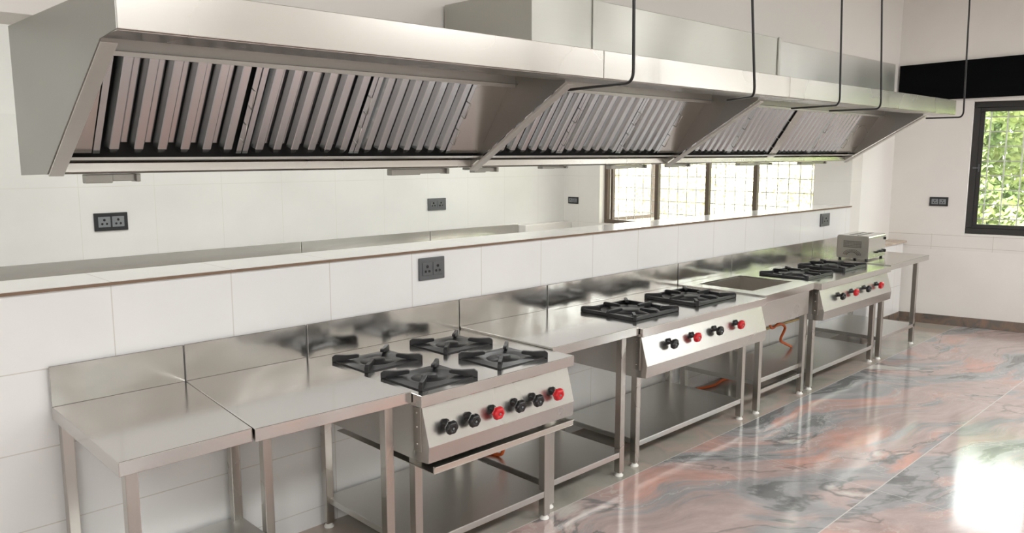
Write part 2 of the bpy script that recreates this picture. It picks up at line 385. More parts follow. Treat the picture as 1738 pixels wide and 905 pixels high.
for i_,W in enumerate((W3,W4)): window('window_%d'%(3+i_), EW @ Matrix.Translation((0,-W[0],0)), W[1]-W[0], W[2], W[3], [0,(W[1]-W[0])/2,W[1]-W[0]], .10, fr=.06, pitch=.2, rows=.25)
for i,(a,b,z0,z1) in enumerate(FW):
    Mx = Matrix.Translation((b,-4.55,0)) @ Matrix.Rotation(-PI/2,4,'Z')
    window('window_%d'%(5+i), Mx, b-a, z0, z1, [0,(b-a)/2,b-a], .10, fr=.06, pitch=.3, rows=.4)

for i,(a,b,z0,z1) in enumerate(FILL_LW):  # added window, never in view, brightens the rear room
    window('window_%d'%(7+i), Matrix.Translation((-3.6,a,0)) @ Matrix.Rotation(PI,4,'Z'), b-a, z0, z1, [0,(b-a)/2,b-a], .10, fr=.06, pitch=.3, rows=.4)
# ------------------------------------------------------------------ steel furniture
LW = .040                                                 # leg width
def leg(root, x, y, ztop, label=None):
    o = MB().box(x, x+LW, y, y+LW, .022, ztop).build('leg', STEELV, root, bevel=.003)
    f = MB(); f.lathe([(.024,0),(.024,.006),(.017,.010),(.017,.024)], Matrix.Translation((x+LW/2,y+LW/2,0)), 16)
    f.build('foot', WHITEP, o)
    return o
def shell(c, z, ap, t, hole=None):
    (xa,ya),(xb,yb),(xc,yc),(xd,yd) = c; e = .006
    o = c; n = [(xa+e,ya+e),(xb-e,yb+e),(xc-e,yc-e),(xd+e,yd-e)]
    vs = [(x,y,z) for x,y in o]+[(x,y,z-ap) for x,y in o]+[(x,y,z-ap) for x,y in n]+[(x,y,z-t) for x,y in n]
    fs = []
    for k in range(4):
        q = (k+1)%4; fs += [(k,4+k,4+q,q),(4+k,8+k,8+q,4+q),(8+k,12+k,12+q,8+q)]
    if hole:
        vs += [(x,y,z) for x,y in hole]+[(x,y,z-t) for x,y in hole]
        for k in range(4):
            q=(k+1)%4; fs += [(k,q,16+q,16+k),(16+k,16+q,20+q,20+k),(12+k,20+k,20+q,12+q)]
    else: fs += [(0,1,2,3),(15,14,13,12)]
    return vs, fs
def worktop(root, c, z, ap=.048, t=.012, mat=TOP):
    (xa,ya),(xb,yb),(xc,yc),(xd,yd) = c                   # front-left, front-right, back-right, back-left
    m = MB(); m.add(*shell(c, z, ap, t))
    return m.build('worktop', mat, root, bevel=.0025)
def splash(root, x0, x1, y, z0, z1):
    m = MB(); m.box(x0+.002, x1-.002, y-.010, y, z0, z1)
    return m.build('backsplash', SPLASH, root, bevel=.0012, seg=1)
def shelf(root, x0, x1, y0, y1, z, lip=.032):
    m = MB(); m.box(x0,x1,y0,y1,z-.003,z); m.box(x0,x1,y0,y0+.004,z-lip,z-.003); m.box(x0,x1,y1-.004,y1,z-lip,z-.003)
    m.box(x0,x0+.004,y0+.004,y1-.004,z-lip,z-.003); m.box(x1-.004,x1,y0+.004,y1-.004,z-lip,z-.003)
    return m.build('undershelf', SHELF, root, bevel=.0015)
def rail(root, a, b, w=.030):
    (x0,y0,z0),(x1,y1,z1) = a,b
    return MB().box(x0,x1,y0,y1,z0,z1).build('side_rail', STEEL, root, bevel=.002)

YB = 3.232
def work_table(c, bs, legs, label, sh=None, z=.85, rails=()):
    t = empty('work_table', (0,0,0)); tag(t, label, 'table', 'steel work tables along the partition')
    worktop(t, c, z); splash(t, bs[0], bs[1], YB+.004, z, 1.004)
    for x,y in legs: leg(t, x, y, z-.013)
    if sh: shelf(t, *sh)
    for a,b in rails: rail(t,a,b)
    return t
work_table([(.757,2.482),(1.195,2.490),(1.266,YB),(.768,YB)], (.768,1.266), [(.79,2.535),(.785,3.185)],
           'narrow steel table at the near left end of the counter run', sh=(.795,1.470,2.60,3.225,.195))
work_table([(1.197,2.475),(1.846,2.450),(1.832,YB),(1.268,YB)], (1.268,1.831), [(1.765,2.52),(1.475,2.985),(1.425,3.185)],
           'steel table joined between the narrow end table and the four burner range')
work_table([(2.772,2.540),(3.466,2.540),(3.462,YB),(2.768,YB)], (2.766,3.464), [(3.378,2.585),(3.378,3.18),(2.80,2.585),(2.80,3.18)],
           'steel table with lower shelf between the first and second gas ranges', sh=(2.80,3.418,2.588,3.215,.145), z=.853)

# ------- sink table
def sink_table():
    t = empty('sink_table'); tag(t, 'steel sink table with one deep basin between the second and third ranges', 'sink')
    c = [(4.866,2.530),(5.690,2.551),(5.612,YB),(4.866,YB)]
    bx0,bx1,by0,by1 = 4.975,5.600,2.690,3.130
    z=.853; h=.012
    m = MB(); m.add(*shell(c, z, .05, h, [(bx0,by0),(bx1-.02,by0),(bx1-.02,by1),(bx0,by1)]))
    m.build('worktop', TOP, t, bevel=.002)
    b = MB(); zb=.645; k=.003; x1=bx1-.02
    b.box(bx0,x1,by0,by1,zb,zb+k); b.box(bx0,bx0+k,by0,by1,zb+k,z-h); b.box(x1-k,x1,by0,by1,zb+k,z-h)
    b.box(bx0+k,x1-k,by0,by0+k,zb+k,z-h); b.box(bx0+k,x1-k,by1-k,by1,zb+k,z-h)
    bo = b.build('basin', steel('basin_steel',(.60,.57,.53),.30,dent=.04), t, bevel=0)
    MB().lathe([(.001,zb+.004),(.035,zb+.004),(.040,zb+.0075),(.030,zb+.0075)], Matrix.Translation((5.29,2.95,0)), 20).build('drain', STEEL, bo)
    MB().box(4.90,5.63,2.585,2.589,.617,.795).build('front_panel', STEEL, t, bevel=.001)
    splash(t, 4.868, 5.615, YB+.004, z, 1.004)
    for x,y in ((4.925,2.59),(5.585,2.59),(4.925,3.18),(5.56,3.18)): leg(t, x, y, z-.013)
    shelf(t, 4.93, 5.60, 2.62, 3.21, .235)
    MB().box(4.965,5.585,2.60,2.625,.135,.165).build('stretcher', STEEL, t, bevel=.002)
    p = MB(); p.tube([(5.29,2.95,.64),(5.29,2.95,.52),(5.30,2.955,.47),(5.33,2.99,.44),(5.40,3.10,.43),(5.42,3.20,.43)], .018, 12)
    p.build('waste_pipe', WHITEP, t)
    return t
sink_table()

# ------- gas ranges
def knob_rot():   # axis of a knob: out of the sloping panel
    d = Vector((0,-1,-.18)).normalized(); return d.to_track_quat('Z','Y').to_matrix().to_4x4()
def range_unit(label, x0f, x1f, yf, x0b, x1b, z, grates, knobs, legs, sh, tray=False, diag=True, kz=.703):
    t = empty('gas_range'); tag(t, label, 'stove')
    c = [(x0f,yf),(x1f,yf+.004),(x1b,YB),(x0b,YB)]
    worktop(t, c, z, ap=.050)
    splash(t, x0b, x1b, YB+.004, z, 1.004)
    # body: side sheets, sloping front panel, lower bevel
    bd = MB(); a, b = x0f+.022, x1f-.022
    prof = [(yf+.028,z-.051),(yf-.018,.628),(yf-.012,.560),(yf+.05,.553),(3.19,.553),(3.19,z-.051)]
    bd.prism_x(prof, a, b)
    body = bd.build('body', STEEL, t, bevel=.002)
    # side fixing strip with screws on the left cheek
    sd = MB(); sd.box(a-.006,a-.0005,yf+.03,yf+.075,.60,z-.06)
    for zz in (.63,.70,.76): sd.lathe([(.004,0),(.004,.003),(.002,.004)], Matrix.Translation((a-.006,yf+.052,zz)) @ Matrix.Rotation(-PI/2,4,'Y'), 8)
    sd.build('side_strip', STEELV, body)
    R = knob_rot()
    py = lambda zz: yf+.028 + (zz-(z-.051))*(.046/(z-.051-.628))
    for kx, colr in knobs:
        M = Matrix.Translation((kx, py(kz), kz)) @ R
        s = MB(); s.lathe([(.021,.0),(.021,.006),(.012,.012),(.012,.034)], M, 20)
        ko = s.build('knob_stem', BLACK, t)
        h = MB(); h.lathe([(.016,.030),(.026,.032),(.0285,.040),(.0275,.052),(.022,.058),(.012,.0585),(.011,.0555),(.002,.0555)], M, 48, lobes=6, amp=.07)
        k = h.build('knob', RED if colr=='r' else BLACK, ko)
        k['label'] = 'red gas knob' if colr=='r' else 'black gas knob'
        MB().lathe([(.0045,.0552),(.0045,.0585),(.003,.0592)], M, 10).build('knob_screw', SOCKI, ko)
        # small jet screw above the knob
    for gx0,gx1,gy0,gy1 in grates:
        gm = MB(); zt = z+.0005; cx,cy=(gx0+gx1)/2,(gy0+gy1)/2; hx,hy=(gx1-gx0)/2,(gy1-gy0)/2
        def P(u,v,zz): return (cx+u*hx, cy+v*hy, zt+zz)
        if diag:                                            # cast plate with a round bowl and four corner prongs
            seg=48; rin=.66
            outer=[]; inner=[]; low=[]
            for k in range(seg):
                an=2*PI*k/seg; cu,su=math.cos(an),math.sin(an); mm=max(abs(cu),abs(su))
                outer.append((cu/mm,su/mm)); inner.append((cu*rin,su*rin))
            vs=[P(u,v,0) for u,v in outer]+[P(u,v,.005) for u,v in outer]+[P(u*1.0,v*1.0,.009) for u,v in [(a_*1.16,b_*1.16) for a_,b_ in inner]]+[P(u,v,.006) for u,v in inner]+[P(u*.8,v*.8,.001) for u,v in inner]
            fs=[]
            for r in range(4):
                for k in range(seg): fs.append((r*seg+k, r*seg+(k+1)%seg,(r+1)*seg+(k+1)%seg,(r+1)*seg+k))
            gm.add(vs,fs)
            go = gm.build('grate', GRATE, t)
            dirs=[(1,1),(-1,1),(-1,-1),(1,-1)]
            for du,dv in dirs:
                pr=MB()
                pA=Vector(P(du*1.03,dv*1.03,0)); pB=Vector(P(du*.42,dv*.42,0)); d=(pB-pA).normalized(); nn=Vector((-d.y,d.x,0))*.0085
                L_=(pB-pA).length
                prof=[(0,0),(0,.024),(.014,.034),(L_*.55,.032),(L_*.92,.036),(L_,.033),(L_,.021),(L_*.6,.010),(L_*.3,.0)]
                n_=len(prof)
                vs=[pA+d*s+nn+Vector((0,0,h)) for s,h in prof]+[pA+d*s-nn+Vector((0,0,h)) for s,h in prof]
                fs=[tuple(range(n_)),tuple(range(2*n_-1,n_-1,-1))]+[(i,n_+i,n_+(i+1)%n_,(i+1)%n_) for i in range(n_)]
                pr.add(vs,fs); pr.build('prong', GRATE, go, bevel=.002)
        else:                                               # open square frame with prongs from the middle of each side
            wdt=.020
            gm.box(gx0,gx1,gy0,gy0+wdt,zt,zt+.020); gm.box(gx0,gx1,gy1-wdt,gy1,zt,zt+.020); gm.box(gx0,gx0+wdt,gy0+wdt,gy1-wdt,zt,zt+.020); gm.box(gx1-wdt,gx1,gy0+wdt,gy1-wdt,zt,zt+.020)
            seg=40
            for k in range(seg):
                a0_,a1_=2*PI*k/seg,2*PI*(k+1)/seg; ro,ri=hx*.80,hx*.55
                vs=[(cx+ro*math.cos(a0_),cy+ro*math.sin(a0_),zt+.008),(cx+ro*math.cos(a1_),cy+ro*math.sin(a1_),zt+.008),(cx+ri*math.cos(a1_),cy+ri*math.sin(a1_),zt+.002),(cx+ri*math.cos(a0_),cy+ri*math.sin(a0_),zt+.002)]
                gm.add(vs,[(0,1,2,3)],True)
            go = gm.build('grate', GRATE, t, bevel=.003)
            for du,dv in ((1,0),(-1,0),(0,1),(0,-1),(1,1),(-1,1),(-1,-1),(1,-1)):
                pr=MB(); dg = du and dv
                pA=Vector(P(du*.99,dv*.99,0)); pB=Vector(P(du*(.62 if dg else .38),dv*(.62 if dg else .38),0)); d=(pB-pA).normalized(); nn=Vector((-d.y,d.x,0))*.009; L_=(pB-pA).length
                prof=[(0,.001),(0,.026),(.01,.034),(L_*.9,.034),(L_,.030),(L_,.018),(L_*.5,.012),(L_*.2,.001)]
                n_=len(prof)
                vs=[pA+d*s+nn+Vector((0,0,h)) for s,h in prof]+[pA+d*s-nn+Vector((0,0,h)) for s,h in prof]
                fs=[tuple(range(n_)),tuple(range(2*n_-1,n_-1,-1))]+[(i,n_+i,n_+(i+1)%n_,(i+1)%n_) for i in range(n_)]
                pr.add(vs,fs); pr.build('prong', GRATE, go, bevel=.002)
        rb=min(hx,hy)*.52
        MB().lathe([(rb*1.15,zt),(rb*1.15,zt+.002),(rb*.55,zt+.003),(rb*.5,zt+.012),(rb*.42,zt+.016),(.004,zt+.017)], Matrix.Translation((cx,cy,0)), 28).build('burner', GRATE, t)
    for x,y in legs: leg(t, x, y, .553)
    shelf(t, *sh)
    if tray:
        tr=MB(); tr.box(x0f+.05,x1f-.02,yf-.012,yf-.004,.512,.536); tr.box(x0f+.05,x1f-.02,yf-.012,3.1,.508,.512); tr.box(x0f+.05,x1f-.02,yf-.020,yf-.004,.534,.540)
        tr.build('drip_tray', steel('tray_steel',(.70,.68,.63),.3), t, bevel=.0015)
    return t
def gsq(cx,cy,hx,hy): return (cx-hx,cx+hx,cy-hy,cy+hy)
range_unit('four burner steel gas range with six knobs, nearest of the ranges', 1.850,2.766,2.393,1.836,2.764,.842,
   [gsq(2.040,2.580,.150,.132),gsq(2.490,2.595,.152,.134),gsq(2.040,2.960,.150,.132),gsq(2.490,2.970,.150,.134)],
   [(1.970,'k'),(2.092,'k'),(2.229,'r'),(2.362,'k'),(2.476,'k'),(2.609,'r')],
   [(1.905,2.515),(2.692,2.515),(1.885,3.185),(2.692,3.185)], (1.905,2.732,2.518,3.222,.150), tray=True)
range_unit('two burner steel gas range with four knobs between table and sink', 3.474,4.858,2.518,3.472,4.862,.842,
   [gsq(3.825,2.872,.222,.205),gsq(4.485,2.872,.235,.205)],
   [(3.735,'k'),(3.972,'r'),(4.222,'k'),(4.474,'r')],
   [(3.555,2.610),(4.735,2.610),(3.555,3.185),(4.735,3.185)], (3.595,4.735,2.613,3.222,.150), diag=False, kz=.728)
range_unit('two burner steel gas range with four knobs, furthest one beside the toaster table', 5.694,7.055,2.520,5.618,7.045,.842,
   [gsq(5.985,2.862,.225,.200),gsq(6.645,2.862,.225,.200)],
   [(6.00,'k'),(6.245,'r'),(6.492,'k'),(6.748,'r')],
   [(5.745,2.595),(6.925,2.600),(5.72,3.185),(6.925,3.185)], (5.785,6.925,2.600,3.222,.150), diag=False, kz=.722)
work_table([(7.060,2.530),(8.060,2.545),(8.050,YB),(7.050,YB)], (7.05,7.93), [(7.075,2.585),(7.895,2.590),(7.06,3.18),(7.90,3.18)],
           'steel table carrying the toaster at the far end of the counter run', sh=(7.08,7.93,2.590,3.215,.20), z=.850)

# ------- toaster
def toaster():
    t = empty('toaster', (7.395,2.925,.850), math.radians(2)); tag(t, 'small stainless toaster oven standing on the far end table', 'toaster')
    W,D,H = .43,.285,.205
    x0,x1,y0,y1 = -W/2,W/2,-D/2,D/2
    r=.022; prof=[]
    for cyy,a0 in ((y1-r,0),(y0+r,90)):
        for k in range(6):
            a=math.radians(a0+90*k/5); prof.append((cyy+r*math.cos(a), .016+H-r+r*math.sin(a)))
    prof += [(y0,.016),(y1,.016)]
    MB().prism_x(prof, x0+.004, x1-.004).build('shell', steel('toaster_steel',(.66,.65,.62),.22,brush=(2,50,50)), t, bevel=.001)
    tes=steel('toaster_end_steel',(.42,.40,.36),.35)
    eo=MB().prism_x([(cy*.97,.016+(cz-.016)*.985) for cy,cz in prof], x0-.002, x0+.004).build('end_plate', tes, t)
    MB().prism_x([(cy*.97,.016+(cz-.016)*.985) for cy,cz in prof], x1-.004, x1+.002).build('end_plate', tes, t)
    v=MB()
    for r_ in range(5):
        for k in range(12):
            yy=-.075+.15*k/11; zz=.115+.013*r_
            v.box(x0-.003,x0-.0015,yy-.004,yy+.004,zz-.0035,zz+.0035)
    for k in range(14):                                       # fan of vents below
        a=math.radians(15+150*k/13)
        for rr in (.05,.065,.08):
            yy=rr*math.cos(a); zz=.035+.55*rr*math.sin(a)*1.3
            v.box(x0-.003,x0-.0015,yy-.003,yy+.003,zz-.003,zz+.003)
    v.build('vent_holes', BLACK, eo)
    s=MB(); s.box(x0+.05,x1-.05,-.05,-.015,.2215,.2225); s.box(x0+.05,x1-.05,.015,.05,.2215,.2225); s.build('bread_slot', BLACK, t)
    Rk=Matrix.Rotation(PI/2,4,'X')
    for kx,rr in ((-.03,.008),(.05,.009),(.09,.011),(.165,.015)):
        MB().lathe([(rr,0),(rr,.016),(rr*.8,.022)], Matrix.Translation((kx,y0,.065))@Rk, 16).build('knob', BLACK, t)
    MB().box(.178,.190,y0-.012,y0,.165,.190).build('lever', BLACK, t, bevel=.002)
    for fx in (x0+.03,x1-.03):
        for fy in (y0+.025,y1-.025): MB().lathe([(.012,0),(.014,.016)], Matrix.Translation((fx,fy,0)), 12).build('foot', BLACK, t)
toaster()

# ------- orange gas hoses and pipework
def hose(pts, label, r=.009, mat=HOSE, name='gas_hose', cat='hose', parent=None):
    P=[Vector(p) for p in pts]; out=[]
    for i in range(len(P)-1):
        p0,p1,p2,p3=P[max(i-1,0)],P[i],P[i+1],P[min(i+2,len(P)-1)]
        for k in range(8):
            u=k/8; out.append(.5*((2*p1)+(-p0+p2)*u+(2*p0-5*p1+4*p2-p3)*u*u+(-p0+3*p1-3*p2+p3)*u**3))
    out.append(P[-1])
    o=MB().tube(out, r, 10).build(name, mat, parent)
    return tag(o,label,cat,'orange gas hoses below the counters') if label else o
hose([(2.62,3.05,.552),(2.75,3.0,.42),(2.84,2.98,.30),(2.86,2.99,.17),(2.83,3.08,.155),(2.68,3.15,.160)], 'orange gas hose hanging behind the drip tray of the four burner range', .010)
hose([(5.70,2.98,.552),(5.78,2.97,.46),(5.90,3.0,.40),(6.05,3.02,.41),(6.16,3.02,.36),(6.05,3.00,.28),(6.18,3.02,.22),(6.35,3.05,.162)], 'orange gas hose looping down under the furthest range beside the sink legs', .011)
hose([(5.12,3.20,.012),(5.30,3.16,.012),(5.50,3.19,.012),(5.70,3.14,.012),(5.88,3.08,.012),(6.05,3.14,.012)], 'orange gas hose lying on the floor below the sink table', .011)
pp=empty('gas_pipe',(0,0,0)); tag(pp,'thin brass gas pipe with valve fixed to the wall below the sink','pipe')
MB().tube([(5.35,3.238,.30),(7.0,3.238,.30)],.0105,10).build('pipe_run',BRASS,pp)
MB().tube([(6.02,3.238,.30),(6.02,3.238,.50)],.0105,10).build('riser',BRASS,pp)
MB().lathe([(.016,0),(.02,.01),(.02,.03),(.016,.04)],Matrix.Translation((6.02,3.238,.36)),12).build('valve',RED,pp)

# ------------------------------------------------------------------ exhaust hoods
TILT=-.0037
def hood(x0, x1, label, filters, fillers, fins, left_panel, strips=(), brackets=(), gut=(None,None)):
    """one hood section; x in world, geometry is built relative to x0"""
    t=empty('exhaust_hood',(x0,0,-TILT*(x0-.75)),0,TILT); tag(t,label,'exhaust hood','stainless hood sections above the partition')
    L=x1-x0
    m=MB(); m.box(0,L,2.20,3.245,2.205,2.215); m.box(0,L,2.196,2.20,2.099,2.215); m.box(0,L,3.24,3.25,1.71,2.215)
    m.box(0,L,2.20,2.36,2.095,2.099)
    m.build('canopy',HOODS,t,bevel=.002)
    g0=(gut[0] if gut[0] is not None else x0)-x0; g1=(gut[1] if gut[1] is not None else x1)-x0
    rl=MB(); rl.prism_x([(2.616,2.200),(2.622,2.200),(2.622,2.079),(2.648,2.079),(2.648,2.083),(2.626,2.083),(2.626,2.200)][:3]+[(2.616,2.079)],g0,g1)
    rl.build('top_rail',EDGE,t,bevel=.001)
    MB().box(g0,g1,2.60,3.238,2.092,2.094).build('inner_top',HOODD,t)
    gm=MB(); gm.prism_x([(3.238,1.712),(2.938,1.715),(2.930,1.722),(2.930,1.752),(2.952,1.757),(2.958,1.790),(2.948,1.793),(2.940,1.762),(2.86,1.762),(2.84,1.772),(3.238,1.772)],g0,g1)
    gm.build('gutter',HOODS,t,bevel=.001)
    # near-black sheet behind the filters, shade of the hood's inside put into colour
    MB().add([(g0,2.70,2.085),(g1,2.70,2.085),(g1,2.92,1.765),(g0,2.92,1.765),(g0,2.706,2.088),(g1,2.706,2.088),(g1,2.926,1.768),(g0,2.926,1.768)],[(0,1,2,3),(7,6,5,4),(0,4,5,1),(2,6,7,3)]).build('plenum_shade',GAPSHADE,t)
    # filter frame: u along x, v down the slope, w out of the plane
    A=Vector((0,2.640,2.115)); B=Vector((0,2.862,1.785)); v=(B-A); LV=v.length; v/=LV; wn=Vector((0,v.z,-v.y)); 
    if wn.y>0: wn=-wn
    def at(u,s,w): p=A+v*s+wn*w; return (u,p.y,p.z)
    def bx(mb,u0,u1,s0,s1,w0,w1):
        mb.add([at(u0,s0,w0),at(u1,s0,w0),at(u1,s1,w0),at(u0,s1,w0),at(u0,s0,w1),at(u1,s0,w1),at(u1,s1,w1),at(u0,s1,w1)],[(3,2,1,0),(4,5,6,7),(0,1,5,4),(1,2,6,5),(2,3,7,6),(3,0,4,7)])
    for fa,fb in filters:
        a,b=fa-x0,fb-x0; f=MB(); fw=.022
        bx(f,a,a+fw,.0,LV,-.012,.004); bx(f,b-fw,b,.0,LV,-.012,.004); 
        n=max(3,round((b-a-2*fw)/.073)); pt=(b-a-2*fw)/n
        for k in range(n):
            c=a+fw+pt*(k+.5); h0=.027; h1=.015; dp=.024; s0,s1=.02,LV-.004
            vs=[]
            for s,cut in ((s0,0),(s1-.022,0),(s1,.008)):
                vs+=[at(c-h0+cut,s,-.010),at(c-h1+cut*.8,s,dp-.010-cut),at(c+h1-cut*.8,s,dp-.010-cut),at(c+h0-cut,s,-.010)]
            fs=[]
            for r in range(2):
                for q_ in range(3): fs.append((r*4+q_,r*4+q_+1,(r+1)*4+q_+1,(r+1)*4+q_))
            fs.append((8,9,10,11)); f.add(vs,fs)
        for k in range(n+1):                                    # rear channels closing the gaps, set deeper
            c=a+fw+pt*k; h=.014
            if k in (0,n): continue
            bx(f,c-h,c+h,.02,LV-.030,-.024,-.020)
        fo=f.build('baffle_filter',FILT,t,bevel=.002,seg=2)
        for s0 in (.12,.26):                                    # two wire bail handles on the right flange
            hd=MB(); u=b-.010; hd.tube([at(u-.012,s0,.004),at(u-.012,s0,.018),at(u-.008,s0,.026),at(u-.004,s0+.075,.026),at(u,s0+.08,.018),at(u,s0+.08,.004)],.0025,6)
            hd.build('handle',STEELV,fo)
    for fa,fb in fillers:
        f=MB(); bx(f,fa-x0,fb-x0,0,LV,-.010,0); f.build('filler_panel',HOODS,t,bevel=.001)
    for fx in strips:
        f=MB(); bx(f,fx-.05-x0,fx+.05-x0,0,LV+.03,.012,.016); f.build('centre_strip',HOODS,t,bevel=.001)
    for fx in fins:
        u=fx-x0; p=MB(); poly=[(2.938,1.706),(2.305,2.083),(2.305,2.086),(3.236,2.086),(3.236,1.706)]
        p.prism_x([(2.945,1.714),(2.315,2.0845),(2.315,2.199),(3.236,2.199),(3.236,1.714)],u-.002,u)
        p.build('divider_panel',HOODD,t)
        fl=MB(); d=Vector((0,2.305-2.938,2.083-1.706)).normalized(); nn=Vector((0,-d.z,d.y)); 
        if nn.y>0: nn=-nn
        pa=Vector((0,2.938,1.708)); pb=Vector((0,2.305,2.085))
        fl.add([(u-.004,pa.y,pa.z),(u+.042,pa.y,pa.z),(u+.042,pb.y,pb.z),(u-.004,pb.y,pb.z)]+[(xx,p_.y+nn.y*.012,p_.z+nn.z*.012) for xx,p_ in ((u-.004,pa),(u+.042,pa),(u+.042,pb),(u-.004,pb))],
               [(0,1,2,3),(7,6,5,4),(0,4,5,1),(1,5,6,2),(2,6,7,3),(3,7,4,0)])
        fl.build('divider_edge',EDGE,t,bevel=.002)
    if left_panel:
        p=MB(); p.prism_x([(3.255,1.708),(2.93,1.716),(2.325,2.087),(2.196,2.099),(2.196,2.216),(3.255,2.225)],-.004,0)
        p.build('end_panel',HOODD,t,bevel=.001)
        fl=MB(); pa=Vector((0,2.93,1.714)); pb=Vector((0,2.335,2.084)); nn=Vector((0,-.53,-.85))
        fl.add([(0.0,pa.y,pa.z),(.045,pa.y,pa.z),(.045,pb.y,pb.z),(0.0,pb.y,pb.z)]+[(xx,p_.y+nn.y*.006,p_.z+nn.z*.006) for xx,p_ in ((0.0,pa),(.045,pa),(.045,pb),(0.0,pb))],
               [(0,1,2,3),(7,6,5,4),(0,4,5,1),(1,5,6,2),(2,6,7,3),(3,7,4,0)])
        fl.build('end_panel_edge',EDGE,t,bevel=.001)
    for ba,bb,hh in brackets:
        q=MB(); a,b=ba-x0,bb-x0; mid=a+(b-a)*.5
        q.box(a,mid,3.06,3.10,1.709-hh,1.711); q.box(mid,b,3.065,3.095,1.709-hh*.8,1.7115)
        q.box(b-.012,b+.004,3.05,3.11,1.709-hh*.9,1.7115)
        br=q.build('under_bracket',HOODD,t,bevel=.003); br['label']='small metal bracket under the hood edge'
    return t
hood(.75,2.712,'nearest stainless hood section with flat side panel at the left end',
     [(.868,1.385),(1.388,1.878),(1.881,2.402)],[(.757,.866),(2.404,2.598)],[2.600],True,
     brackets=[(.90,1.08,.030),(2.22,2.56,.028),(2.70,2.712,.01)],gut=(.754,2.598))
hood(2.716,4.402,'middle stainless hood section, between the two black rods nearest the camera',
     [(2.66,3.160),(3.163,3.665),(3.668,4.072)],[(2.603,2.657),(4.075,4.258)],[4.260],False,
     brackets=[(2.74,2.90,.024),(3.25,3.45,.012),(3.86,4.22,.022)],gut=(2.603,4.258))
hood(4.406,7.35,'furthest stainless hood section, ending short of the window wall',
     [(4.325,4.88),(4.883,5.43),(5.552,6.09),(6.093,6.622)],[(4.263,4.322),(6.625,6.948)],[6.950],False,strips=[5.49],
     brackets=[(4.48,4.72,.020),(5.40,5.88,.020),(6.40,6.86,.020)],gut=(4.263,6.948))

# ------- galvanised duct on top of the hoods
d=empty('exhaust_duct',(2.70,0,2.2165-TILT*(2.70-.75)),0,TILT); tag(d,'long galvanised sheet duct lying on top of the hood','duct')
MB().box(0,2.37,2.620,3.245,0,.322).build('duct_section',GALV,d,bevel=.003)
MB().box(2.37,4.45,2.630,3.245,0,.312).build('duct_section',steel('bright_duct_sheet',(.72,.72,.70),.30,bump=.02,dent=.25,dent_scale=1.6),d,bevel=.003)
MB().box(.43,.455,2.612,2.6195,.002,.322).build('seam_flange',GALV,d,bevel=.002)
q=MB(); q.box(2.345,2.37,2.608,2.6195,.002,.326); q.build('seam_flange',GALV,d,bevel=.002)
# ------- hanger rods
def rod(pts, r, label):
    P=[Vector(p) for p in pts]
    top,bend,end=P; out=[top]
    d1=(bend-top).normalized(); d2=(end-bend).normalized(); R_=.05
    a=bend-d1*R_; b=bend+d2*R_
    for k in range(9):
        u=k/8; out.append(a*(1-u)**2+bend*2*u*(1-u)+b*u*u)
    out.append(end)
    tag(MB().tube(out,r,10).build('hanger_rod',RODM),label,'rod','black hanger rods bent under the hood')
for p,r,lab in (([(2.506,1.912,3.5),(2.538,1.912,2.06),(2.672,2.366,2.066)],.0062,'thick black bent rod hanging where the first two hood sections meet'),
                ([(3.314,1.927,3.5),(3.508,1.927,2.06),(3.739,2.207,2.066)],.0062,'thick black bent rod hanging before the second hood section'),
                ([(4.421,1.962,3.5),(4.536,1.962,2.065),(4.80,2.38,2.075)],.0055,'thin dark bent rod hanging before the third hood section, left of a twin'),
                ([(4.856,1.93,3.5),(5.052,1.93,2.065),(5.28,2.35,2.078)],.0055,'thin dark bent rod hanging before the third hood section, right of its twin'),
                ([(6.348,1.875,3.5),(6.448,1.875,2.06),(6.648,2.193,2.07)],.0062,'black bent rod hanging before the black beam, at the far hood end')):
    rod(p,r,lab)

# ------------------------------------------------------------------ wall sockets
def socket(M, w, h, dark, label, n=2, tilt=0):
    """plate in local x-z plane, facing local -y"""
    t=empty('wall_socket'); t.matrix_world=M; tag(t,label,'socket')
    MB().box(-w/2,w/2,-.012,0,-h/2,h/2).build('plate',SOCKD if dark else SOCKG,t,bevel=.004)
    for i in range(n):
        cx=(-w/2+w*(i+.5)/n)*.82; iw=w/n*.36; ih=h*.29
        f=MB().box(cx-iw,cx+iw,-.016,-.0122,-ih,ih).build('socket_insert',SOCKI if dark else SOCKG,t,bevel=.002)
        p=MB(); q=Matrix.Rotation(PI/2,4,'X')
        for px,pz,rr in ((0,.32,.10),(-.38,-.3,.085),(.38,-.3,.085)):
            p.lathe([(h*rr*.7,.0),(h*rr*.7,.0012)],Matrix.Translation((cx+px*iw,-.0161,pz*ih*1.2))@q,12)
        p.build('socket_holes',BLACK,f)
    return t
socket(Matrix.Translation((2.230,7.06,1.237)),.265,.150,True,'black double socket on the rear wall, left part of the picture')
socket(Matrix.Translation((5.722,7.06,1.238)),.265,.138,False,'grey double socket on the rear wall above the rear steel backsplash')
socket(Matrix.Translation((7.90,6.889,1.207))@Matrix.Rotation(-PI/2,4,'Z'),.176,.088,True,'small black socket on the rear end wall left of the open window')
socket(Matrix.Translation((2.590,3.25,1.191)),.170,.118,False,'grey double socket on the partition face above the four burner range')
socket(Matrix.Translation((7.317,3.25,1.187)),.190,.120,False,'dark single socket plate on the partition face near the toaster',1)
socket(EW@Matrix.Translation((0,-.452,1.307))@Matrix.Rotation(-PI/2,4,'Z'),.175,.094,True,'black socket plate on the end wall left of the green window')

